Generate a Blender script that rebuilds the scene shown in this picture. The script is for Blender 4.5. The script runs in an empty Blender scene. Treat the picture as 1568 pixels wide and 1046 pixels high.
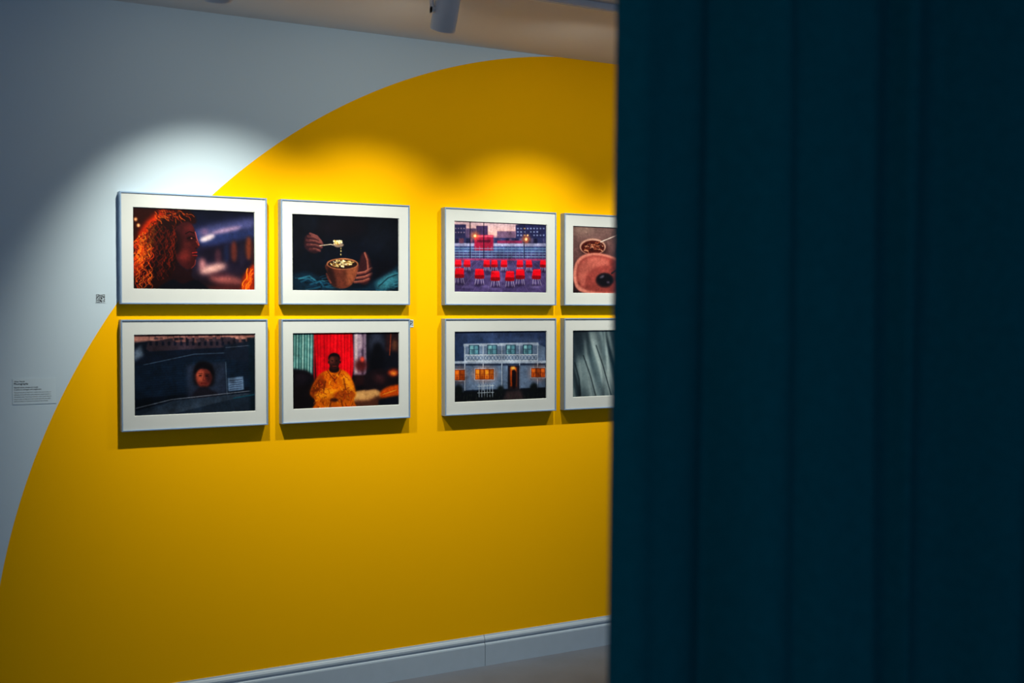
import bpy, bmesh, math, random
import numpy as np
from mathutils import Vector, Matrix
R=math.radians
scene=bpy.context.scene
try:
    scene.view_settings.view_transform='Standard'
    scene.view_settings.look='None'
except Exception: pass

CEIL=2.905; EYE=1.672; DIST=4.748

# ---------------------------------------------------------------- materials
def mat(name,col,rough=0.6,metal=0.0,var=0.0,scale=20,bump=0.0,bscale=200,spec=0.5):
    m=bpy.data.materials.new(name); m.use_nodes=True
    nt=m.node_tree; b=nt.nodes['Principled BSDF']
    b.inputs['Roughness'].default_value=rough; b.inputs['Metallic'].default_value=metal
    b.inputs['Specular IOR Level'].default_value=spec
    tc=nt.nodes.new('ShaderNodeTexCoord')
    n=nt.nodes.new('ShaderNodeTexNoise'); n.inputs['Scale'].default_value=scale; n.inputs['Detail'].default_value=4
    nt.links.new(tc.outputs['Object'],n.inputs['Vector'])
    r=nt.nodes.new('ShaderNodeValToRGB')
    r.color_ramp.elements[0].position=0.3; r.color_ramp.elements[1].position=0.7
    r.color_ramp.elements[0].color=tuple(c*(1-var) for c in col[:3])+(1,)
    r.color_ramp.elements[1].color=tuple(min(1,c*(1+var)) for c in col[:3])+(1,)
    nt.links.new(n.outputs['Fac'],r.inputs['Fac']); nt.links.new(r.outputs['Color'],b.inputs['Base Color'])
    if bump>0:
        n2=nt.nodes.new('ShaderNodeTexNoise'); n2.inputs['Scale'].default_value=bscale
        nt.links.new(tc.outputs['Object'],n2.inputs['Vector'])
        bp=nt.nodes.new('ShaderNodeBump'); bp.inputs['Strength'].default_value=bump; bp.inputs['Distance'].default_value=0.002
        nt.links.new(n2.outputs['Fac'],bp.inputs['Height']); nt.links.new(bp.outputs['Normal'],b.inputs['Normal'])
    return m

M_white=mat('trim_paint',(0.40,0.48,0.56,1),0.45,var=0.02)
M_ceil=mat('ceiling_paint',(0.70,0.67,0.66,1),0.9,var=0.02,scale=3)
M_floor=mat('floor_concrete',(0.125,0.14,0.175,1),0.55,var=0.08,scale=6,bump=0.1)
M_alu=mat('brushed_aluminium_blue',(0.25,0.36,0.52,1),0.38,metal=0.35,var=0.03)
M_mat=mat('mat_board',(0.55,0.56,0.54,1),0.9,var=0.01,spec=0.1)
M_back=mat('backing_board',(0.3,0.28,0.25,1),0.9)
M_lamp=mat('lamp_white_plastic',(0.80,0.80,0.80,1),0.4,var=0.01)
M_dark=mat('dark_ink',(0.02,0.025,0.035,1),0.7)
M_label=mat('label_vinyl',(0.54,0.64,0.70,1),0.7,var=0.01,spec=0.2)
M_curt=mat('teal_velvet',(0.0004,0.060,0.078,1),0.95,var=0.08,scale=60,bump=0.12,bscale=500,spec=0.03)
M_rail=mat('rail_metal',(0.3,0.3,0.3,1),0.4,metal=0.8)
M_glow=bpy.data.materials.new('lamp_lens'); M_glow.use_nodes=True
gb=M_glow.node_tree.nodes['Principled BSDF']; gb.inputs['Emission Color'].default_value=(1,0.93,0.8,1); gb.inputs['Emission Strength'].default_value=6

def wall_material():
    m=bpy.data.materials.new('wall_paint_with_yellow_disc'); m.use_nodes=True
    nt=m.node_tree; b=nt.nodes['Principled BSDF']; b.inputs['Roughness'].default_value=0.9
    b.inputs['Specular IOR Level'].default_value=0.04
    tc=nt.nodes.new('ShaderNodeTexCoord'); sep=nt.nodes.new('ShaderNodeSeparateXYZ')
    nt.links.new(tc.outputs['Object'],sep.inputs[0])
    comb=nt.nodes.new('ShaderNodeCombineXYZ')
    nt.links.new(sep.outputs['X'],comb.inputs['X']); nt.links.new(sep.outputs['Z'],comb.inputs['Z'])
    d=nt.nodes.new('ShaderNodeVectorMath'); d.operation='DISTANCE'
    d.inputs[1].default_value=(3.126,0,0.145)
    nt.links.new(comb.outputs[0],d.inputs[0])
    lt=nt.nodes.new('ShaderNodeMath'); lt.operation='LESS_THAN'; lt.inputs[1].default_value=2.770
    nt.links.new(d.outputs['Value'],lt.inputs[0])
    mx=nt.nodes.new('ShaderNodeMix'); mx.data_type='RGBA'
    mx.inputs[6].default_value=(0.52,0.62,0.69,1); mx.inputs[7].default_value=(0.95,0.455,0.0,1)
    nt.links.new(lt.outputs[0],mx.inputs[0]); nt.links.new(mx.outputs[2],b.inputs['Base Color'])
    n2=nt.nodes.new('ShaderNodeTexNoise'); n2.inputs['Scale'].default_value=180
    nt.links.new(tc.outputs['Object'],n2.inputs['Vector'])
    bp=nt.nodes.new('ShaderNodeBump'); bp.inputs['Strength'].default_value=0.08; bp.inputs['Distance'].default_value=0.001
    nt.links.new(n2.outputs['Fac'],bp.inputs['Height']); nt.links.new(bp.outputs['Normal'],b.inputs['Normal'])
    return m
M_wall=wall_material()

def print_material():
    m=bpy.data.materials.new('photo_print_ink'); m.use_nodes=True
    nt=m.node_tree; b=nt.nodes['Principled BSDF']; b.inputs['Roughness'].default_value=0.6
    b.inputs['Specular IOR Level'].default_value=0.05
    a=nt.nodes.new('ShaderNodeAttribute'); a.attribute_name='ink'
    nt.links.new(a.outputs['Color'],b.inputs['Base Color'])
    return m
M_print=print_material()

# ---------------------------------------------------------------- mesh helpers
def new_obj(name,bm,mats,parent=None,smooth=False):
    me=bpy.data.meshes.new(name); bm.to_mesh(me); bm.free()
    for m in (mats if isinstance(mats,list) else [mats]): me.materials.append(m)
    if smooth:
        for p in me.polygons: p.use_smooth=True
    o=bpy.data.objects.new(name,me); scene.collection.objects.link(o)
    if parent: o.parent=parent
    return o
def empty(name,loc=(0,0,0)):
    e=bpy.data.objects.new(name,None); e.location=loc; e.empty_display_size=0.1
    scene.collection.objects.link(e); return e
def box(bm,x0,x1,y0,y1,z0,z1,mi=0):
    vs=[bm.verts.new(p) for p in [(x0,y0,z0),(x1,y0,z0),(x1,y1,z0),(x0,y1,z0),(x0,y0,z1),(x1,y0,z1),(x1,y1,z1),(x0,y1,z1)]]
    for f in [(0,3,2,1),(4,5,6,7),(0,1,5,4),(1,2,6,5),(2,3,7,6),(3,0,4,7)]:
        fc=bm.faces.new([vs[i] for i in f]); fc.material_index=mi
def lathe(bm,prof,mtx,seg=40,mi=0):
    rings=[]
    for (r,z) in prof:
        rings.append([bm.verts.new(mtx@Vector((r*math.cos(2*math.pi*i/seg),r*math.sin(2*math.pi*i/seg),z))) for i in range(seg)])
    for a,b in zip(rings[:-1],rings[1:]):
        for i in range(seg):
            f=bm.faces.new([a[i],a[(i+1)%seg],b[(i+1)%seg],b[i]]); f.material_index=mi
    f=bm.faces.new(rings[0][::-1]); f.material_index=mi
    f=bm.faces.new(rings[-1]); f.material_index=mi

# ---------------------------------------------------------------- room shell
bm=bmesh.new(); box(bm,-6,11,0,0.12,0,CEIL); new_obj('wall_back',bm,M_wall)
bm=bmesh.new(); box(bm,-6,11,-8,0.12,-0.1,0); new_obj('floor',bm,M_floor)
bm=bmesh.new(); box(bm,-6,11,-8,0.12,CEIL,CEIL+0.1); new_obj('ceiling',bm,M_ceil)

# moulded baseboard, two lengths with a joint
prof=[(0,0),(-0.018,0),(-0.018,0.098),(-0.016,0.104),(-0.012,0.107),(-0.012,0.113),(-0.015,0.118),(-0.015,0.126),(-0.010,0.134),(-0.006,0.138),(-0.004,0.144),(0,0.144)]
bm=bmesh.new()
for (xa,xb) in [(-6,2.4865),(2.4895,11)]:
    A=[bm.verts.new((xa,p[0],p[1])) for p in prof]; B=[bm.verts.new((xb,p[0],p[1])) for p in prof]
    n=len(prof)
    for i in range(n): bm.faces.new([A[i],B[i],B[(i+1)%n],A[(i+1)%n]])
    bm.faces.new(A[::-1]); bm.faces.new(B)
bmesh.ops.recalc_face_normals(bm,faces=bm.faces)
new_obj('baseboard_back',bm,M_white)

# ---------------------------------------------------------------- painting the prints
SW,SH=600,400
class Canvas:
    def __init__(s,x0,x1,tl,tr,bl,br,seed=1):
        s.b=(x0,x1,tl,tr,bl,br); s.k=SW/(x1-x0)
        s.a=np.zeros((SH,SW,3)); s.rng=random.Random(seed)
        s.np=np.random.RandomState(seed)
    def T(s,p):
        x0,x1,tl,tr,bl,br=s.b; u=(p[0]-x0)/(x1-x0)
        t=tl+(tr-tl)*u; b=bl+(br-bl)*u
        return (u*SW,(p[1]-t)/(b-t)*SH)
    def fill(s,c): s.a[:]=np.array(c,float)
    def vgrad(s,st):
        v=np.linspace(0,1,SH)
        for i in range(3): s.a[:,:,i]=np.interp(v,[q[0] for q in st],[q[1][i] for q in st])[:,None]
    def _blend(s,m,x,y,c,al):
        h,w=m.shape; m=(m*al)[:,:,None]
        s.a[y:y+h,x:x+w]=s.a[y:y+h,x:x+w]*(1-m)+np.array(c,float)*m
    def _blur(s,m,sig):
        r=int(3*sig)+1; k=np.exp(-0.5*(np.arange(-r,r+1)/sig)**2); k/=k.sum()
        for ax in (0,1): m=np.apply_along_axis(lambda q:np.convolve(q,k,mode='same'),ax,m) if m.shape[ax]>len(k) else m
        return m
    def poly(s,pts,c,blur=0,al=1):
        P=[s.T(p) for p in pts]; sg=blur*s.k; pad=int(3*sg)+3
        xa=int(min(p[0] for p in P))-pad; xb=int(max(p[0] for p in P))+pad
        ya=int(min(p[1] for p in P))-pad; yb=int(max(p[1] for p in P))+pad
        xa=max(xa,-60);ya=max(ya,-60);xb=min(xb,SW+60);yb=min(yb,SH+60)
        if xb<=xa or yb<=ya: return
        X,Y=np.meshgrid(np.arange(xa,xb)+.5,np.arange(ya,yb)+.5)
        ins=np.zeros(X.shape,bool); n=len(P)
        for i in range(n):
            x1,y1=P[i]; x2,y2=P[(i+1)%n]
            if abs(y1-y2)<1e-9: continue
            c1=((y1>Y)!=(y2>Y))&(X<(x2-x1)*(Y-y1)/(y2-y1)+x1); ins^=c1
        m=ins.astype(float)
        if sg>0.3: m=s._blur(m,sg)
        cx0,cy0=max(0,-xa),max(0,-ya); cx1=min(m.shape[1],SW-xa); cy1=min(m.shape[0],SH-ya)
        if cx1<=cx0 or cy1<=cy0: return
        s._blend(m[cy0:cy1,cx0:cx1],xa+cx0,ya+cy0,c,al)
    def smooth(s,pts,c,blur=0,al=1,sub=6):
        n=len(pts); out=[]
        for i in range(n):
            p0,p1,p2,p3=pts[(i-1)%n],pts[i],pts[(i+1)%n],pts[(i+2)%n]
            for k in range(sub):
                t=k/sub
                out.append(tuple(0.5*((2*p1[j])+(-p0[j]+p2[j])*t+(2*p0[j]-5*p1[j]+4*p2[j]-p3[j])*t*t+(-p0[j]+3*p1[j]-3*p2[j]+p3[j])*t**3) for j in (0,1)))
        s.poly(out,c,blur,al)
    def rect(s,x0,y0,x1,y1,c,blur=0,al=1): s.poly([(x0,y0),(x1,y0),(x1,y1),(x0,y1)],c,blur,al)
    def ell(s,cx,cy,rx,ry,c,blur=0,al=1,rot=0):
        q=R(rot); s.poly([(cx+rx*math.cos(t)*math.cos(q)-ry*math.sin(t)*math.sin(q),cy+rx*math.cos(t)*math.sin(q)+ry*math.sin(t)*math.cos(q)) for t in [i*math.pi/14 for i in range(28)]],c,blur,al)
    def line(s,pts,w,c,al=1,soft=1.0):
        P=[s.T(p) for p in pts]; hw=w*s.k/2; pad=int(hw+3+soft)
        xa=max(0,int(min(p[0] for p in P))-pad); xb=min(SW,int(max(p[0] for p in P))+pad)
        ya=max(0,int(min(p[1] for p in P))-pad); yb=min(SH,int(max(p[1] for p in P))+pad)
        if xb<=xa or yb<=ya: return
        X,Y=np.meshgrid(np.arange(xa,xb)+.5,np.arange(ya,yb)+.5); D=np.full(X.shape,1e9)
        for (x1,y1),(x2,y2) in zip(P[:-1],P[1:]):
            dx,dy=x2-x1,y2-y1; L=dx*dx+dy*dy+1e-9
            t=np.clip(((X-x1)*dx+(Y-y1)*dy)/L,0,1)
            D=np.minimum(D,np.hypot(X-x1-t*dx,Y-y1-t*dy))
        s._blend(np.clip((hw-D)/soft+.5,0,1),xa,ya,c,al)
    def curl(s,x,y,ang,n,step,w,c,wob=0.6,al=1,ph=None):
        ph=s.rng.random()*6 if ph is None else ph; pts=[(x,y)]
        for i in range(n):
            a=ang+wob*math.sin(ph+i*0.9); x+=step*math.cos(a); y+=step*math.sin(a); pts.append((x,y))
        s.line(pts,w,c,al,1.5)
    def noise(s,cell):
        gh,gw=int(SH/cell)+3,int(SW/cell)+3; g=s.np.normal(0,1,(gh,gw))
        yi=np.arange(SH)/cell; xi=np.arange(SW)/cell
        y0=yi.astype(int); x0=xi.astype(int); fy=(yi-y0)[:,None]; fx=(xi-x0)[None,:]
        fy=fy*fy*(3-2*fy); fx=fx*fx*(3-2*fx)
        return (g[y0][:,x0]*(1-fy)*(1-fx)+g[y0+1][:,x0]*fy*(1-fx)+g[y0][:,x0+1]*(1-fy)*fx+g[y0+1][:,x0+1]*fy*fx)
    def finish(s,tex=0.12,vig=0.25):
        # natural tonal variation, lens falloff, softness, contrast
        n=.5*s.noise(60)+.4*s.noise(24)+.35*s.noise(9)+.3*s.noise(4)
        s.a*= (1+tex*n)[:,:,None]
        X,Y=np.meshgrid(np.linspace(-1,1,SW),np.linspace(-1,1,SH)); s.a*=(1-vig*np.clip((X*X+Y*Y)/2,0,1)**1.3)[:,:,None]
        k=np.array([.25,.5,.25])
        for ax in (0,1): s.a=np.apply_along_axis(lambda q:np.convolve(np.pad(q,1,'edge'),k,mode='valid'),ax,s.a)
        x=np.clip(s.a/255,0,1); s.a=255*(x*.45+.55*(x*x*(3-2*x)))
        g=s.a.mean(axis=2,keepdims=True); s.a=g+(s.a-g)*1.08
        s.a+=s.np.normal(0,2.0,(SH,SW,1))
    def out(s):
        a=np.clip(s.a,0,255); return a.reshape(SH//2,2,SW//2,2,3).mean(axis=(1,3))

def art_woman():
    c=Canvas(205,390,319,325,443,444,3); c.vgrad([(0,(14,18,36)),(.3,(28,32,58)),(.6,(46,40,62)),(1,(26,14,22))])
    c.rect(200,315,250,450,(52,16,12),6)
    c.poly([(297,354),(330,343),(395,332),(395,350),(340,362),(300,368)],(78,80,116),5)
    c.poly([(300,366),(350,356),(395,352),(395,372),(310,380)],(48,58,96),3)
    c.ell(316,365,12,4,(240,215,215),2.2,.95,-20); c.ell(345,353,24,3,(170,140,160),2.2,.85,-12); c.ell(312,356,6,5,(150,110,130),3,.6)
    c.poly([(300,382),(395,362),(395,415),(310,402)],(28,22,40),4)
    for x,y,w,h,k in [(332,392,5,11,(80,50,62)),(345,388,4,14,(34,42,70)),(357,385,5,16,(98,50,42)),(369,388,5,20,(40,34,52)),(380,380,5,18,(126,66,44)),(388,392,4,22,(58,30,32))]: c.ell(x,y,w,h,k,2.2,.9)
    c.ell(324,411,22,6,(232,180,168),4,.95,-14); c.ell(308,404,5,9,(200,140,138),3,.8); c.ell(345,428,28,7,(168,100,94),4,.85,8)
    c.ell(350,442,40,5,(90,40,38),4); c.ell(336,420,14,3,(70,40,52),2.5,.7,-8)
    c.poly([(366,448),(371,422),(380,410),(388,404),(395,404),(395,448)],(150,50,16),2.2)
    for i in range(14): c.curl(374+c.rng.random()*14,410+c.rng.random()*16,1.9,9,3.2,c.rng.uniform(.8,1.6),[(255,150,50),(240,110,30),(206,80,22)][i%3],.5,.8)
    # hair mass: dark interior, orange rim light on the left and crown
    c.smooth([(222,352),(232,335),(246,325),(264,320),(284,322),(296,331),(299,342),(290,346),(280,356),(276,366),(272,392),(262,446),(204,446),(205,412),(211,378)],(38,12,13),1.4)
    c.smooth([(212,370),(224,344),(240,329),(256,323),(246,336),(234,358),(222,398),(208,424)],(190,60,16),3.0)
    for i in range(210):
        t=c.rng.random(); x=210+t*36; y=328+(1-t)*40+c.rng.random()*40
        q=c.rng.random(); col=[(255,166,64),(250,112,30),(186,52,16),(70,20,14)][int(q*4)]
        f=max(.25,1.0-(x-214)/38); col=tuple(int(v*f+6) for v in col)
        c.curl(x,y,1.75+c.rng.uniform(-.3,.4),c.rng.randint(4,12),2.6,c.rng.uniform(.5,1.3),col,1.0,.8)
    for i in range(60): c.curl(238+c.rng.random()*44,322+c.rng.random()*10,c.rng.uniform(.0,1.3),c.rng.randint(3,7),2.8,c.rng.uniform(.6,1.4),[(220,110,40),(34,12,14),(120,38,18),(18,9,13),(150,56,22)][i%5],.6,.7)
    for i in range(120): c.curl(236+c.rng.random()*36,342+c.rng.random()*60,1.65,12,2.8,c.rng.uniform(.6,1.5),[(34,12,14),(80,24,16),(14,8,12),(104,34,20)][c.rng.randint(0,3)],.85,.65)
    for i in range(60): c.curl(206+c.rng.random()*30,375+c.rng.random()*50,1.7,9,2.8,c.rng.uniform(.5,1.2),[(210,74,24),(110,30,16),(240,124,46),(40,14,14)][c.rng.randint(0,3)],.9,.75)
    # face in profile
    c.smooth([(266,356),(274,345),(286,341),(294,347),(297.5,357),(299,364),(301,370),(304,376),(302,380),(299,382),(300.5,386),(299,389),(300.5,393),(297.5,397),(298,403),(293,410),(284,412),(272,402),(266,384)],(62,24,28),.6)
    c.ell(282,391,9,10,(108,45,41),3.5,.85); c.ell(287,350,7,5,(90,37,37),3,.85); c.ell(286,375,6,4,(96,41,39),2.5,.8); c.ell(270,372,6,18,(28,11,15),3,.8); c.ell(290,366,6,3.6,(36,14,20),1.6,.8)
    c.line([(297.5,356),(300,366),(303.5,376)],.9,(214,100,74),.75,2); c.line([(283,359),(289,355.5),(296,358)],1.2,(14,6,11),.95,2); c.line([(286,366),(291,363.5),(297,365.5)],1.3,(12,6,10),1,2); c.ell(292,365.6,1.2,.9,(170,110,100),.3)
    c.line([(299,370),(302.5,376)],1.2,(150,70,58),.8,2); c.line([(293,387.6),(300,386.6)],1.4,(166,56,52),.9,1.5); c.line([(293.5,391.2),(300,391.5)],1.4,(144,46,46),.9,1.5); c.line([(292.5,389.4),(300,389.2)],.6,(30,8,12)); c.ell(298.5,380.5,1.7,1,(28,8,12),.4)
    c.line([(298,398),(297,405),(291,411)],.8,(170,78,70),.75,2)
    c.smooth([(268,402),(284,413),(292,411),(292,424),(303,434),(310,448),(246,448),(262,420)],(34,13,19),1.2)
    c.smooth([(236,450),(262,428),(278,434),(296,428),(308,434),(318,450)],(10,12,24),1)
    for i in range(44): c.curl(256+c.rng.random()*14,348+c.rng.random()*30,1.72,14,3.0,c.rng.uniform(.7,1.4),[(24,9,12),(84,26,18),(14,8,12),(110,36,20)][i%4],.7,.8)
    for x,y in [(210,338),(214,347)]: c.ell(x,y,2.2,2.6,(255,190,140),1)
    c.finish(.08,.15); return c
def art_bowl():
    c=Canvas(447,609,330,337,446,446,5); c.vgrad([(0,(9,13,25)),(.6,(11,17,30)),(1,(12,24,36))])
    c.ell(580,365,30,26,(20,26,38),9); c.ell(520,350,40,14,(20,16,26),6); c.ell(470,345,16,10,(18,24,38),4)
    c.smooth([(444,426),(470,418),(500,432),(520,442),(556,440),(575,424),(592,412),(614,408),(614,452),(444,452)],(18,44,60),2)
    for i in range(60):
        x=450+c.rng.random()*155; y=424+c.rng.random()*20
        if 498<x<550 or (x>550 and y<445-(x-550)*.6): continue
        c.line([(x,y),(x+c.rng.uniform(5,16),y+c.rng.uniform(-6,3)),(x+c.rng.uniform(16,28),y+c.rng.uniform(-8,4))],c.rng.uniform(1,2.6),[(50,108,130),(8,20,32),(80,146,162),(26,66,86)][c.rng.randint(0,3)],.5,4)
    c.smooth([(572,433),(588,419),(604,415),(610,426),(594,440),(578,443)],(92,160,172),3,.7)
    c.line([(577,438),(592,425),(606,420)],1.4,(18,44,60),.8,4)
    # hand with spoon
    c.smooth([(447,350),(462,360),(470,370),(468,388),(450,392)],(14,18,30),2)
    c.smooth([(466,366),(473,360),(484,363),(491,371),(492,381),(484,389),(474,388),(466,380)],(52,30,37),.8)
    for a,b in [((471,364),(489,370.5)),((469,370),(492,375)),((470,376.5),(491,380)),((474,383),(488,385.5))]:
        m=((a[0]+b[0])/2,(a[1]+b[1])/2-1.2)
        c.line([a,m,b],3.6,(84,50,52),1,3); c.line([(a[0]+5,a[1]-.6),(m[0]+1,m[1]-.7),(b[0]-1,b[1]-.8)],1.3,(146,96,86),.65,4)
    c.line([(474,360),(484,364),(491,373)],3,(112,70,68),1,3)
    c.line([(488,378),(504,376),(512,377.5)],1.1,(190,170,150)); c.smooth([(508,376),(516,374),(524,376),(520,380),(512,380)],(130,112,100),.4)
    for i in range(26): c.ell(516+c.rng.uniform(-7,6),373.5+c.rng.uniform(-3,3),c.rng.uniform(1,1.9),c.rng.uniform(.9,1.6),[(240,222,168),(200,166,104),(255,244,210),(150,116,70)][i%4],.3)
    for y in (382,386,391): c.ell(520+c.rng.uniform(-1,1),y,.8,1.4,(200,176,120),.3)
    # bowl
    c.smooth([(499,405),(545,405),(543,422),(536,435),(526,441),(514,441),(504,434),(500,420)],(96,54,43),.5)
    c.smooth([(499,408),(508,414),(513,440),(504,434),(500,420)],(46,26,27),2); c.smooth([(528,414),(543,408),(540,425),(530,437)],(152,94,67),2.5,.8)
    c.ell(522,405,24,8.6,(156,104,76),.4); c.ell(522,405.4,22,7,(44,26,24),.4)
    for i in range(90):
        t=c.rng.random()*6.3; r=c.rng.random()**.5; q=.6+.4*c.rng.random(); col=[(236,214,156),(200,164,104),(250,236,200),(140,104,64)][i%4]
        c.ell(522+18*r*math.cos(t),404.5+5.2*r*math.sin(t),c.rng.uniform(1,2),c.rng.uniform(.8,1.4),tuple(int(v*q) for v in col),.3)
    # hands round the bowl
    c.smooth([(550,392),(557,388),(563,396),(567,410),(567,424),(558,435),(547,433),(545,418)],(56,30,35),1)
    for p in [[(556,389),(560,400),(561,413)],[(567,411),(556,417),(545,419)],[(567,419),(556,424),(543,426)],[(562,427),(553,430.5),(540,432)]]:
        c.line(p,3.6,(104,62,57),1,3); c.line([(q[0]-.6,q[1]-.8) for q in p],1.2,(164,108,92),.7,4)
    c.line([(504,433),(500,426),(498,420)],2.6,(104,60,54),1,3)
    c.smooth([(567,404),(578,398),(598,400),(602,410),(580,424),(567,426)],(12,14,26),3)
    c.finish(.12); return c
def art_chairs():
    c=Canvas(698,838,339,345,447,447,7); c.vgrad([(0,(206,176,186)),(.17,(232,180,172)),(.25,(96,82,118)),(.5,(70,66,104)),(.56,(112,86,126)),(1,(52,40,72))])
    c.rect(698,345,716,366,(58,56,92),.4); c.rect(716,351,731,366,(96,80,112),.5); c.rect(731,347,748,366,(76,60,94),.4); c.poly([(790,346),(806,343),(840,345),(840,368),(790,366)],(48,50,86),.4); c.rect(762,355,790,366,(122,98,122),.5)
    for x in range(792,838,5):
        for y in (350,355,360):
            if c.rng.random()<.75: c.rect(x,y,x+2.6,y+2.2,(130,136,170) if c.rng.random()<.7 else (240,196,146),.3)
    for x in range(700,716,4):
        for y in (350,356): c.rect(x,y,x+2,y+2,(140,124,144),.3)
    c.rect(698,365,840,373,(58,62,100),.3); c.rect(698,373,840,377.5,(164,164,196),.4); c.rect(698,378,840,387,(78,92,134),.4)
    for i in range(26): x=698+c.rng.random()*140; c.rect(x,366,x+c.rng.uniform(2,6),373,[(30,30,56),(96,90,124),(126,80,100)][i%3],.5,.7)
    c.rect(728,361,756,384,(150,40,72),.6); c.rect(728,361,756,364,(210,94,116),.4); c.rect(732,368,752,372,(96,26,54),.5); c.rect(762,369,800,373,(130,54,88),.5)
    for y in (381,385,389,393): c.line([(698,y),(840,y)],.7,(156,182,208),.85)
    for x in range(700,840,6): c.line([(x,378),(x,397)],.5,(116,142,174),.85)
    for x in range(702,840,5): c.line([(x,343),(x,378)],.25,(50,44,70),.4)
    for x in (742,803,722): c.line([(x,341),(x,400)],1.1,(24,20,42))
    c.rect(698,396,840,399,(150,72,108),.5)
    c.poly([(698,399),(840,399),(840,450),(698,450)],(84,72,112),.5)
    for i in range(14): c.line([(768+(i-7)*8,399),(768+(i-7)*22,450)],.6,(142,122,158),.4,2)
    for i in range(50): c.ell(698+c.rng.random()*140,402+c.rng.random()*44,c.rng.uniform(4,10),1.2,[(142,130,172),(46,38,70)][i%2],1.2,.5)
    for x,y in [(729,362),(806,367)]: c.ell(x,y,6,5,(255,140,70),2.5,.7); c.ell(x,y,2,2,(255,226,170),.4)
    def chair(x,y,w,col):
        h=w*.95; x+=c.rng.uniform(-.8,.8); tw=c.rng.uniform(-.08,.08)*w
        for dx in (-.42,-.15,.2,.42): c.line([(x+dx*w*.8,y+h*.45),(x+dx*w*1.15+tw,y+h*1.2)],.5,(216,204,220),.9)
        c.ell(x,y+h*1.2,w*.55,1.4,(40,28,54),1,.7)
        c.smooth([(x-.42*w+tw,y-.5*h),(x-.2*w+tw,y-.58*h),(x+.2*w+tw,y-.58*h),(x+.42*w+tw,y-.5*h),(x+.48*w,y+.3*h),(x+.4*w,y+.5*h),(x-.4*w,y+.5*h),(x-.48*w,y+.3*h)],col,.3)
        c.smooth([(x-.44*w,y+.14*h),(x+.44*w,y+.14*h),(x+.48*w,y+.38*h),(x+.38*w,y+.52*h),(x-.38*w,y+.52*h),(x-.48*w,y+.38*h)],tuple(int(v*.62) for v in col),.3)
        c.line([(x-.34*w+tw,y-.48*h),(x+.34*w+tw,y-.48*h)],.8,(250,96,110),.6,2)
    for x in (705,718,746,758,772,797,811,832): chair(x,403.5,10,(226,28,52))
    for x,y in [(706,418),(735,419),(759,422),(781,422),(797,419),(822,419)]: chair(x,y,14,(206,16,40))
    c.finish(.12,.15); return c
def art_plates():
    c=Canvas(882,1002,347,352,447,447,9); c.vgrad([(0,(128,104,100)),(.5,(96,70,70)),(1,(52,34,40))])
    c.ell(960,440,40,24,(84,54,60),6); c.ell(897,352,16,6,(166,140,130),4)
    c.ell(913,382,20,13,(50,26,26),2.5,.7); c.ell(911,378,18.5,12,(190,150,134),.5); c.ell(911,379,16.6,10.2,(76,30,26),.5)
    for i in range(56): c.curl(911+c.rng.uniform(-12,10),379+c.rng.uniform(-6,5),c.rng.uniform(-.9,.9),2,2.6,c.rng.uniform(.6,1.4),[(160,96,70),(44,16,18),(200,150,124),(112,50,36)][i%4],.3,.85)
    c.line([(922,371),(948,360)],1.2,(220,200,190))
    c.smooth([(884,424),(886,404),(895,392),(912,387),(932,390),(952,398),(968,412),(970,430),(958,444),(934,449),(904,447),(889,440)],(208,136,122),.7)
    c.smooth([(888,424),(890,406),(898,395),(913,390.5),(932,393),(948,401),(962,414),(964,430),(954,441),(934,445),(908,443),(893,436)],(142,74,68),1)
    c.smooth([(890,420),(892,406),(900,397),(914,393),(930,396),(934,404),(916,408),(902,420),(900,436),(893,432)],(178,104,94),1.6)
    c.ell(928,427,13,11,(58,36,40),.8); c.ell(928,426.4,11,9,(20,19,27),.9); c.ell(924,422,3.6,1.4,(130,120,132),.8,.7,-25); c.ell(933,430,2.4,1.4,(90,80,94),.8); c.line([(938,417),(956,404)],2,(54,40,46),1,2)
    c.ell(985,378,22,22,(202,184,170),.5); c.ell(985,378,17,17,(150,120,106),.6); c.ell(982,380,9,6,(196,140,70),1); c.ell(990,374,6,5,(100,120,60),1)
    c.line([(958,360),(950,400)],2,(176,172,176)); c.ell(958,358,4,6,(190,186,190),.3)
    c.finish(.10); return c
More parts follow.
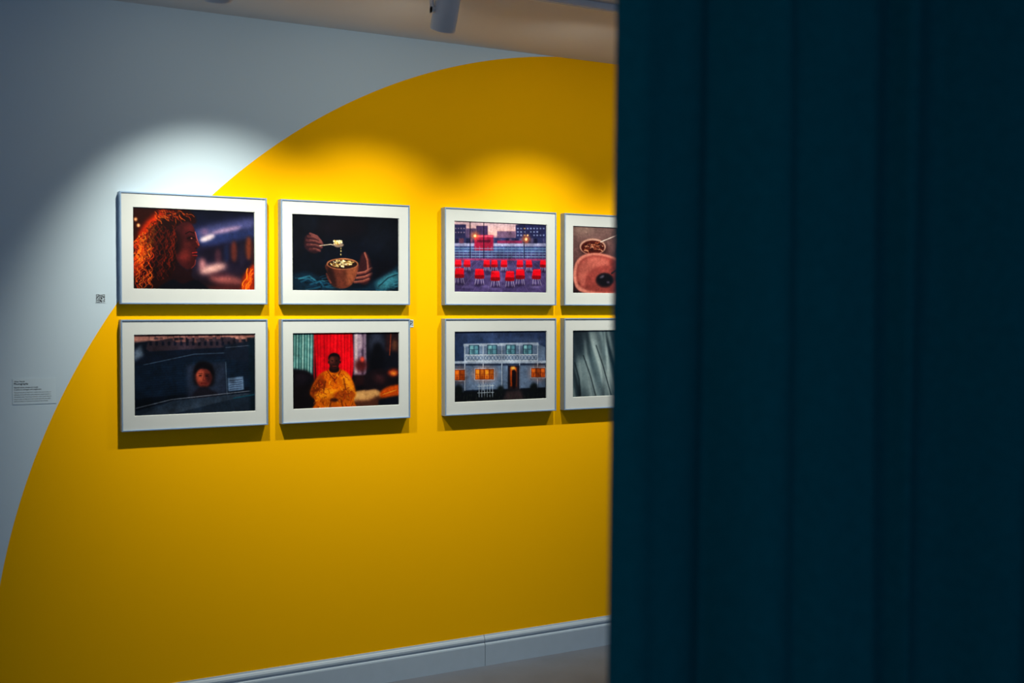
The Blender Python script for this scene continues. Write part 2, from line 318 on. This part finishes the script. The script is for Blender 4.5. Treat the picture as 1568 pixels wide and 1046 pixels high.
def art_reflection():
    c=Canvas(207,391,514,512,638,630,11); c.vgrad([(0,(150,108,106)),(.07,(190,138,126)),(.13,(26,34,50)),(.5,(14,24,38)),(1,(10,18,30))])
    c.poly([(207,528),(232,524),(250,530),(391,520),(391,560),(207,570)],(20,30,46),1)
    c.poly([(225,536),(228,526),(262,520),(350,518),(372,524),(374,532),(230,540)],(62,52,62),.6)
    for x in range(230,370,9):
        c.rect(x,525,x+4,531,(24,28,44),.4)
        if c.rng.random()<.6: c.line([(x,520),(x,514)],.6,(40,34,44))
    for i in range(30): x=228+c.rng.random()*150; c.rect(x,519,x+c.rng.uniform(2,7),519+c.rng.uniform(2,8),[(130,92,88),(26,26,38),(86,70,78)][i%3],.5,.85)
    for x in (286,297,318,330): c.rect(x,514,x+6,521,(120,84,84),.3); c.rect(x+1,512,x+4,516,(44,32,40),.3)
    c.poly([(207,540),(218,530),(222,546),(207,556)],(104,116,132),2)
    c.poly([(207,562),(300,547),(391,552),(391,592),(300,600),(207,612)],(20,35,52),1.5)
    for i in range(14): c.line([(207,564+i*3.5),(391,548+i*3.6)],.6,(36,54,70),.5,2)
    c.line([(222,560),(296,544),(391,540)],1.1,(88,104,122),.8,3); c.poly([(340,530),(391,524),(391,556),(345,552)],(28,38,54),1.5); c.line([(344,534),(390,530)],.8,(120,126,140),.8,2)
    c.poly([(284,560),(344,556),(346,604),(286,609)],(52,58,74),2.5,.75); c.line([(344,556),(346,606)],1,(98,110,124),.8,3)
    # reflected face
    c.smooth([(294,572),(300,558),(312,555),(324,562),(327,580),(322,592),(300,592),(295,584)],(20,16,22),2.2,.9); c.smooth([(299,574),(302,565),(311,562),(320,567),(323,577),(320,588),(313,595),(306,594),(300,586)],(118,56,48),1.4)
    c.ell(305,577,5,9,(206,112,86),3,.9); c.ell(318,580,4,9,(44,22,28),3,.85); c.smooth([(296,574),(299,561),(311,556),(323,562),(325,577),(318,568),(305,566)],(14,12,20),1.2)
    c.ell(305,576,2.6,1.1,(22,10,14),.7); c.ell(315,576.5,2.4,1.1,(20,10,14),.7); c.line([(302.5,573),(308,573)],.9,(30,14,16),.8,2);c.line([(312.5,573.5),(318,574)],.9,(26,12,16),.8,2); c.line([(310,577),(309,583),(312,583.5)],.8,(84,34,30),.8,2); c.line([(306,588),(310,587.4),(315,588)],1.1,(96,28,30),.9,2)
    c.smooth([(292,606),(300,596),(306,593),(315,593),(320,597),(332,603),(337,611),(288,613)],(30,28,38),1.6)
    c.poly([(347,580),(371,577),(372,597),(348,600)],(104,122,146),.8)
    for i in range(5): c.line([(350,584+i*3.2),(369,582+i*3.2)],.9,(34,44,62),.8,2)
    c.poly([(207,630),(262,614),(391,600),(391,634),(207,642)],(38,50,64),1)
    for i in range(16): c.line([(207+i*2,640),(268+i*8.4,613-i*.8)],.7,(88,96,108),.5,2)
    c.line([(207,626),(262,612),(391,598)],1.2,(132,136,146),.8,2); c.poly([(380,520),(391,518),(391,632),(382,632)],(16,36,48),1.5)
    c.line([(356,610),(391,604)],2,(30,84,98),.7,3)
    c.finish(.14); return c
def art_seated():
    c=Canvas(449,609,510,510,627,620,13); c.fill((18,13,20))
    c.poly([(449,508),(481,508),(478,572),(449,575)],(84,128,126),1)
    for i in range(16): x=449+i*2; w=c.rng.uniform(.8,2); c.line([(x,508),(x-1,574)],w,[(196,220,210),(36,70,76),(140,180,172),(60,100,100)][i%4],.7,4)
    c.poly([(481,508),(537,508),(540,560),(536,580),(484,582)],(196,14,32),.8)
    for i in range(22): x=482+i*2.55+c.rng.uniform(-.6,.6); c.line([(x,508),(x+c.rng.uniform(-1.5,1.5),545),(x+c.rng.uniform(-1,1),582)],c.rng.uniform(.8,2.4),[(244,40,50),(130,6,24),(220,20,36),(156,8,28)][i%4],.5,5)
    c.rect(539,508,559,575,(140,120,138),1); c.rect(541,508,545,572,(196,176,180),.8); c.rect(551,508,554,575,(76,60,80),.8); c.ell(549,525,4,12,(170,150,162),2)
    c.rect(559,508,612,600,(20,22,34),1); c.ell(574,526,13,16,(70,76,92),4,.7); c.smooth([(568,534),(574,526),(582,530),(586,546),(584,566),(564,566)],(12,13,22),2.5); c.rect(588,512,609,540,(56,34,38),2); c.line([(596,512),(594,545)],1.6,(170,80,46),.7,4); c.ell(602,530,4,8,(110,74,56),2)
    c.ell(550,560,10,10,(80,32,34),3); c.ell(552,551,3,4,(196,76,60),1.2); c.rect(540,575,560,590,(44,22,26),2)
    # sofa and cushions
    c.smooth([(446,570),(462,566),(476,572),(484,592),(476,612),(446,616)],(18,14,22),1.5); c.ell(462,578,9,6,(44,34,46),3,.8,15); c.ell(458,590,10,4,(36,28,40),3,.7,-10); c.poly([(449,592),(478,588),(480,627),(449,627)],(22,15,20),1.5)
    c.smooth([(538,602),(560,596),(578,594),(585,600),(581,612),(558,618),(538,622)],(206,156,106),1.2); c.smooth([(538,614),(560,612),(580,606),(586,624),(538,630)],(92,56,42),2)
    c.smooth([(556,574),(572,566),(592,568),(604,576),(612,590),(612,612),(590,606),(572,596),(556,596)],(30,20,27),1.5); c.ell(578,580,10,6,(74,42,46),3,.8,20); c.ell(600,571,9,6,(150,60,38),2); c.ell(600,572,5,3,(240,140,60),1.5)
    c.smooth([(580,600),(592,592),(612,590),(612,606),(590,612),(580,608)],(206,92,22),1.4); c.smooth([(578,612),(612,606),(612,624),(584,628)],(20,24,38),1.5); c.line([(583,604),(604,597)],1.2,(255,180,80),.7,4)
    # figure in a patterned orange robe
    c.smooth([(500,567),(509,565),(520,566),(530,571),(537,582),(541,598),(539,612),(541,632),(480,632),(483,614),(475,604),(477,592),(484,580),(491,571)],(186,96,14),.8)
    c.smooth([(489,574),(480,588),(475,602),(483,610),(493,600),(497,584)],(118,52,14),2.5); c.smooth([(524,572),(535,584),(541,602),(534,610),(526,594)],(232,140,32),2.5)
    c.smooth([(483,602),(498,596),(514,597),(520,603),(500,610),(484,610)],(224,132,28),1.6); c.smooth([(541,600),(526,597),(512,600),(508,606),(524,610),(538,610)],(158,78,18),1.6)
    c.ell(510,565,8,3.4,(70,30,16),1.6,.9); c.line([(500,568),(506,577),(511,582)],1.2,(86,34,12),.8,4); c.line([(520,567),(515,576),(511,582)],1.2,(86,34,12),.8,4)
    for i in range(180):
        x=510+c.rng.uniform(-34,32); y=570+c.rng.random()*56
        w=12+(y-566)*.75
        if abs(x-509)<min(w,30): c.curl(x,y,c.rng.random()*3,3,1.5,c.rng.uniform(.6,1.2),[(110,42,12),(246,168,50),(150,36,16),(236,126,24),(76,34,14)][i%5],.8,.55)
    for p in [[(497,584),(494,600)],[(524,580),(527,596)],[(505,612),(503,628)],[(520,612),(524,628)]]: c.line(p,2,(78,34,12),.6,6)
    c.ell(510,612,6,3,(64,30,24),1.2)
    c.smooth([(505,560),(515,560),(517,568),(510,571),(503,568)],(38,18,18),.6)
    c.smooth([(502,553),(503,545),(510,541.5),(517,545),(518.5,553),(516.5,561),(511.5,566),(508,566),(503.5,561)],(52,25,24),.5)
    c.ell(506.5,551,3.6,6,(122,66,56),2,.85); c.smooth([(501.5,552),(502.5,544.5),(510,541),(517.5,544.5),(519,552),(515,546.4),(505,546.4)],(18,11,15),.7)
    c.ell(507,553,1.4,.7,(12,7,9),.3);c.ell(513.5,553,1.4,.7,(12,7,9),.3); c.line([(510.4,553),(509.6,557.5),(511.5,557.6)],.6,(80,40,34),.8,2); c.line([(507.5,561),(513,561)],.9,(120,52,48),.9,2); c.ell(501.6,555,1,2.2,(60,30,26),.4); c.ell(519,555,1,2.2,(36,18,20),.4)
    c.finish(.12); return c
def art_house():
    c=Canvas(698,838,507,507,615,609,15); c.vgrad([(0,(66,80,112)),(.2,(54,70,100)),(.8,(32,42,60)),(1,(16,20,28))])
    for i in range(14): c.ell(698+c.rng.random()*140,510+c.rng.random()*14,c.rng.uniform(10,24),c.rng.uniform(1.5,4),[(90,102,130),(46,58,86)][i%2],3,.5)
    c.poly([(698,558),(713,554),(713,600),(698,602)],(82,94,114),.6); c.poly([(713,528),(824,527),(836,532),(836,592),(713,596)],(108,122,144),.6)
    c.poly([(712,526),(825,525),(826,529),(712,530)],(160,170,188),.4); c.rect(698,552,838,556,(160,170,188),.4); c.rect(698,556,838,559,(48,58,78),.5)
    for x in (720,747,775,801):
        c.rect(x,528,x+15,543,(42,62,80),.3); c.rect(x+1.5,529,x+7,542,(138,182,190),.6); c.rect(x+8,529,x+13.5,542,(104,146,160),.6); c.line([(x,535),(x+15,535)],.6,(60,74,90)); c.ell(x+5,538,2,4,(50,74,90),.8,.7)
    for xa,xb in [(714,740),(742,768),(770,795),(797,824)]:
        c.line([(xa,543),(xb,543)],1,(206,212,222)); c.line([(xa,552),(xb,552)],1,(200,206,216)); n=5
        for k in range(n):
            a=xa+(xb-xa)*k/n; b=xa+(xb-xa)*(k+1)/n
            c.line([(a,543),(b,552)],.5,(196,202,214),.9); c.line([(b,543),(a,552)],.5,(196,202,214),.9)
    for x in (714,741,769,796,824): c.line([(x,527),(x,596)],1.2,(172,180,196)); c.line([(x+1.2,558),(x+1.2,596)],.8,(56,64,82),.7)
    for i in range(18): c.line([(698,560+i*2),(838,560+i*2)],.35,(70,80,100),.5)
    for xa,ya,xb,yb,k in [(699,565,714,581,(232,118,42)),(729,564,757,580,(250,146,56)),(814,563,836,577,(236,122,50))]:
        c.ell((xa+xb)/2,(ya+yb)/2,(xb-xa)*.7,12,(200,110,60),3,.3)
        c.rect(xa-1,ya-1,xb+1,yb+1,(170,174,188),.3); c.rect(xa,ya,xb,yb,(100,44,22),.3)
        n=max(2,int((xb-xa)/7)); w=(xb-xa)/n
        for k2 in range(n): c.rect(xa+k2*w+.7,ya+1,xa+(k2+1)*w-.7,yb-1,k if k2%2==0 else tuple(int(v*.7) for v in k),.6); c.ell(xa+(k2+.5)*w,yb-4,1.6,3,(110,46,22),.9,.7)
        c.line([(xa,(ya+yb)/2),(xb,(ya+yb)/2)],.5,(110,56,30))
    c.rect(778,559,796,597,(36,34,48),.4); c.rect(780,561,794,595,(56,40,42),.4); c.rect(782,562,791,590,(210,96,32),.9); c.smooth([(784,570),(785,566),(787,563.5),(789,566),(791,572),(790,592),(785,592)],(30,18,24),.6); c.rect(783,561,789,565,(255,190,100),1)
    c.poly([(698,599),(838,592),(838,612),(698,618)],(20,24,30),1); c.poly([(776,597),(798,596),(804,612),(770,614)],(64,52,54),2)
    for x in range(735,757,4): c.line([(x,587),(x,606)],.8,(160,168,180))
    c.line([(733,590),(757,589)],.8,(170,178,188)); c.line([(733,600),(757,599)],.8,(170,178,188))
    for i in range(120): c.curl(698+c.rng.random()*140,602+c.rng.random()*12,-1.4,2,1.6,.6,[(44,52,46),(14,20,22),(60,64,56)][i%3],.3,.8)
    c.ell(818,592,6,7,(22,28,30),1.5); c.ell(705,596,6,8,(20,26,28),1.5); c.ell(767,594,5,5,(26,32,34),1.5)
    c.finish(.12); return c
def art_fabric():
    c=Canvas(880,1000,507,506,608,600,17); c.vgrad([(0,(70,82,90)),(.5,(90,106,112)),(1,(60,74,82))])
    for i in range(34):
        x=856+i*4.6+c.rng.uniform(-2,2); y0=500; pts=[]
        lean=c.rng.uniform(.25,.6)
        for k in range(9): t=k/8; pts.append((x+lean*40*t+4*math.sin(t*4+i),y0+t*112))
        for a in (6,3.6,1.6): c.line(pts,a,[(28,38,46),(146,160,162),(52,66,74),(176,190,190)][i%4],.3,9)
    c.smooth([(878,504),(908,504),(896,530),(886,560),(876,566)],(44,56,66),4,.8)
    c.smooth([(906,510),(914,506),(922,540),(938,580),(946,608),(932,608),(918,566)],(196,208,206),4,.6)
    c.smooth([(886,560),(898,546),(914,580),(924,608),(902,608)],(152,166,168),4,.7); c.line([(914,530),(924,560),(936,604)],1.4,(22,30,36),.7,7); c.line([(896,545),(906,575),(914,606)],1.4,(24,32,38),.7,7)
    c.line([(884,556),(890,580),(892,606)],2,(28,36,42),.6,7)
    c.finish(.05); return c

FW,FH,FD=0.596,0.447,0.040
PW,PH=0.490,0.3235
def make_print(art,parent,gain=0.84):
    c=art(); a=c.out()/255.0
    lin=np.where(a<=0.04045,a/12.92,((a+0.055)/1.055)**2.4)*gain
    lin=np.clip(lin,0,0.95); h,w,_=lin.shape
    xs=np.linspace(-PW/2-0.003,PW/2+0.003,w); zs=np.linspace(PH/2+0.003,-PH/2-0.003,h)
    X,Z=np.meshgrid(xs,zs); co=np.stack([X,np.full_like(X,-0.0295),Z],-1).reshape(-1,3)
    idx=np.arange(w*h).reshape(h,w)
    q=np.stack([idx[:-1,:-1],idx[1:,:-1],idx[1:,1:],idx[:-1,1:]],-1).reshape(-1,4)
    me=bpy.data.meshes.new('photo_print')
    me.vertices.add(len(co)); me.vertices.foreach_set('co',co.ravel())
    me.loops.add(q.size); me.loops.foreach_set('vertex_index',q.ravel().astype(np.int32))
    me.polygons.add(len(q)); me.polygons.foreach_set('loop_start',np.arange(0,q.size,4,dtype=np.int32))
    try: me.polygons.foreach_set('loop_total',np.full(len(q),4,dtype=np.int32))
    except Exception: pass
    me.update(calc_edges=True)
    at=me.color_attributes.new('ink','FLOAT_COLOR','POINT')
    full=np.ones((w*h,4)); full[:,:3]=lin.reshape(-1,3); at.data.foreach_set('color',full.ravel())
    me.materials.append(M_print); o=bpy.data.objects.new('photo_print',me); scene.collection.objects.link(o); o.parent=parent

def ring(bm,W1,H1,W2,H2,y1,y2,mi=0):
    A=[bm.verts.new(p) for p in [(-W1/2,y1,-H1/2),(W1/2,y1,-H1/2),(W1/2,y1,H1/2),(-W1/2,y1,H1/2)]]
    B=[bm.verts.new(p) for p in [(-W2/2,y2,-H2/2),(W2/2,y2,-H2/2),(W2/2,y2,H2/2),(-W2/2,y2,H2/2)]]
    for i in range(4):
        f=bm.faces.new([A[i],A[(i+1)%4],B[(i+1)%4],B[i]]); f.material_index=mi
def framed(cx,cz,art):
    e=empty('framed_photograph',(cx,0,cz))
    bm=bmesh.new(); t=0.0060
    ring(bm,FW,FH,FW,FH,-0.001,-FD+0.001); ring(bm,FW,FH,FW-.002,FH-.002,-FD+.001,-FD)
    ring(bm,FW-.002,FH-.002,FW-2*t+.002,FH-2*t+.002,-FD,-FD); ring(bm,FW-2*t+.002,FH-2*t+.002,FW-2*t,FH-2*t,-FD,-FD+.001)
    ring(bm,FW-2*t,FH-2*t,FW-2*t,FH-2*t,-FD+.001,-0.030); 
    bmesh.ops.remove_doubles(bm,verts=bm.verts,dist=1e-5); bmesh.ops.recalc_face_normals(bm,faces=bm.faces)
    new_obj('frame_moulding',bm,M_alu,e)
    bm=bmesh.new()
    ring(bm,FW-2*t,FH-2*t,PW+.004,PH+.004,-0.0355,-0.0355); ring(bm,PW+.004,PH+.004,PW,PH,-0.0355,-0.0300)
    bmesh.ops.remove_doubles(bm,verts=bm.verts,dist=1e-5)
    new_obj('mat_board',bm,M_mat,e)
    bm=bmesh.new(); box(bm,-FW/2+.003,FW/2-.003,-0.026,-0.002,-FH/2+.003,FH/2-.003); new_obj('backing_board',bm,M_back,e)
    make_print(art,e)
lefts=[0.844,1.500,2.270,2.912]
ztop=2.149-FH/2; zbot=1.640-FH/2
for x,a,b in zip(lefts,[art_woman,art_bowl,art_chairs,art_plates],[art_reflection,art_seated,art_house,art_fabric]):
    framed(x+FW/2,ztop,a); framed(x+FW/2,zbot,b)

# ---------------------------------------------------------------- wall labels
def qr(name,cx,cz,w,h,seed):
    bm=bmesh.new(); box(bm,cx-w/2,cx+w/2,-0.0015,-0.0002,cz-h/2,cz+h/2,0)
    rr=random.Random(seed); n=17; s=min(w,h)*.9/n; x0=cx-n*s/2; z0=cz-n*s/2+(h-min(w,h))*.3
    def cell(i,j): box(bm,x0+i*s,x0+(i+1)*s,-0.0019,-0.0014,z0+j*s,z0+(j+1)*s,1)
    for i in range(n):
        for j in range(n):
            k=None
            for (a,b) in [(0,0),(0,n-5),(n-5,n-5)]:
                if a<=i<a+5 and b<=j<b+5: k=(i in(a,a+4) or j in(b,b+4) or (i==a+2 and j==b+2))
            if k is None: k=rr.random()<.55
            if k: cell(i,j)
    return new_obj(name,bm,[M_label,M_dark])
qr('qr_code_label',0.775,1.724,0.036,0.036,4)
qr('qr_code_label',2.116,1.618,0.026,0.034,8)

lab=empty('wall_text_label',(0.528,-0.0005,1.365))
bm=bmesh.new(); box(bm,-0.078,0.078,-0.0012,0,-0.05,0.05); new_obj('label_panel',bm,M_label,lab)
def text(body,x,z,size,bold=False,width=None):
    cu=bpy.data.curves.new('label_text','FONT'); cu.body=body; cu.size=size; cu.extrude=0.0001
    if bold: cu.offset=size*0.02
    o=bpy.data.objects.new('label_text',cu); scene.collection.objects.link(o)
    cu.materials.append(M_dark); o.parent=lab; o.location=(x,-0.0014,z); o.rotation_euler=(R(90),0,0)
text('Other People',-0.073,0.036,0.007,True); text('Photographs',-0.073,0.026,0.010,True)
text('Shared rooms, streets and meals',-0.073,0.013,0.0065,True); text('A series on strangers and neighbours',-0.073,0.005,0.0065,True)
for i,l in enumerate(['The pictures shown here were made over several years in','kitchens, trains and back yards, wherever people gather at','the end of a day. They are printed on cotton paper and are','hung in pairs, so that each one can be read with the other','above or below it. Visitors are invited to look closely.']):
    text(l,-0.073,-0.006-i*0.0085,0.0056)

# ---------------------------------------------------------------- track lights
LY=-0.90
bm=bmesh.new(); box(bm,-2.2,6.2,LY-.018,LY+.018,CEIL-.022,CEIL-.0005); box(bm,-2.2,6.2,LY-.012,LY-.004,CEIL-.026,CEIL-.022); box(bm,-2.2,6.2,LY+.004,LY+.012,CEIL-.026,CEIL-.022)
new_obj('lighting_track',bm,M_lamp)
def spot(x,power,spill,tx=0,tilt=62,col=(0.97,0.98,0.86)):
    e=empty('track_spotlight',(x,LY,0)); cz=2.786
    d=Vector((tx,math.cos(R(tilt)),-math.sin(R(tilt)))).normalized()
    rot=d.to_track_quat('Z','Y').to_matrix().to_4x4(); M=Matrix.Translation((0,0,cz))@rot
    bm=bmesh.new()
    lathe(bm,[(0.020,-0.076),(0.034,-0.074),(0.042,-0.066),(0.046,-0.052),(0.048,0.02),(0.048,0.066),(0.046,0.070),(0.043,0.070),(0.041,0.050)],M,48)
    new_obj('lamp_housing',bm,M_lamp,e,True)
    bm=bmesh.new()
    box(bm,-0.060,-0.054,-.012,.012,cz-.012,CEIL-.045); box(bm,-0.060,0.014,-.014,.014,CEIL-.050,CEIL-.044)
    lathe(bm,[(0.012,-0.060),(0.012,-0.045)],Matrix.Translation((0,0,cz))@Matrix.Rotation(R(90),4,'Y'),20)
    box(bm,-0.05,0.05,-.016,.016,CEIL-.046,CEIL-.026)
    new_obj('mounting_bracket',bm,M_lamp,e)
    bm=bmesh.new(); lathe(bm,[(0.040,0.052),(0.040,0.054)],M,40); new_obj('lens',bm,M_glow,e)
    def beam(nm,en,size,ang,soft):
        ld=bpy.data.lights.new(nm,'SPOT'); ld.energy=en; ld.color=col; ld.spot_size=R(size); ld.spot_blend=1.0; ld.shadow_soft_size=soft
        lo=bpy.data.objects.new(nm,ld); scene.collection.objects.link(lo); lo.parent=e
        lo.location=Vector((0,0,cz))+d*0.090
        lo.rotation_euler=Vector((tx,math.cos(R(ang)),-math.sin(R(ang)))).to_track_quat('-Z','Y').to_euler()
    beam('spot_beam',power,78,54,.02)      # main reflector beam
    beam('spill_beam',spill,150,28,.03)    # wide spill round the beam
for x,p,sp,tx in [(1.012,115,3.2,.17),(1.860,80,5.2,.03),(2.715,80,5.2,0),(3.57,76,5.2,0)]: spot(x,p,sp,tx)

# added fill light with unseen made-up fixture, brings out the curtain folds
e=empty('curtain_fill_light',(-0.35,-4.7,0))
bm=bmesh.new(); lathe(bm,[(0.075,CEIL-.001),(0.075,CEIL-.010),(0.068,CEIL-.014),(0.058,CEIL-.012),(0.050,CEIL-.004)],Matrix.Identity(4),40); new_obj('fill_light_ring',bm,M_lamp,e,True)
ld=bpy.data.lights.new('curtain_fill_beam','SPOT'); ld.energy=36; ld.color=(0.50,0.88,1.0); ld.spot_size=R(130); ld.spot_blend=1; ld.shadow_soft_size=.14
lo=bpy.data.objects.new('curtain_fill_beam',ld); scene.collection.objects.link(lo); lo.parent=e; lo.location=(0,0,CEIL-.03)
lo.rotation_euler=Vector((.40,.35,-1)).to_track_quat('-Z','Y').to_euler()

# ---------------------------------------------------------------- curtain
CY=-3.50
def wave(s):
    return (0.018*math.sin(s*41+0.6)+0.009*math.sin(s*63+1.9)+0.036*math.sin(s*14.2-0.5))
bm=bmesh.new(); NX,NZ=460,44; L=1.9; x0=0.864
rows=[]
for j in range(NZ+1):
    t=j/NZ; z=0.012+t*(CEIL-0.05-0.012); row=[]
    for i in range(NX+1):
        s=i/NX*L
        amp=0.75+0.30*(1-t)
        x=x0+s+0.008*math.sin(s*50+2*t)*min(1,s/.05)+ (t-.5)*0.018*math.exp(-s/.3)
        y=CY+amp*wave(s+0.018*math.sin(3*t+s*4))+0.006*math.sin(t*5+s*9)
        if s<0.03: y+=0.02*(1-s/0.03)**2
        row.append(bm.verts.new((x,y,z)))
    rows.append(row)
for a,b in zip(rows[:-1],rows[1:]):
    for i in range(NX): bm.faces.new([a[i],a[i+1],b[i+1],b[i]])
cur=new_obj('curtain',bm,M_curt,None,True)
sm=cur.modifiers.new('thickness','SOLIDIFY'); sm.thickness=0.004
bm=bmesh.new(); box(bm,0.6,4.2,CY-.02,CY+.02,CEIL-.035,CEIL-.0005); new_obj('curtain_rail',bm,M_rail)

# ---------------------------------------------------------------- ambient
w=bpy.data.worlds.new('world'); scene.world=w; w.use_nodes=True
bg=w.node_tree.nodes['Background']; bg.inputs['Color'].default_value=(0.46,0.66,1.0,1); bg.inputs['Strength'].default_value=0.52

# ---------------------------------------------------------------- camera
cd=bpy.data.cameras.new('camera'); cam=bpy.data.objects.new('camera',cd); scene.collection.objects.link(cam)
cam.location=(0,-DIST,EYE); cam.rotation_euler=(R(90-1.5),0,R(-29.1))
cd.sensor_width=36; cd.lens=40.09; cd.clip_start=0.05
cd.dof.use_dof=True; cd.dof.focus_distance=5.3; cd.dof.aperture_fstop=2.4
scene.camera=cam
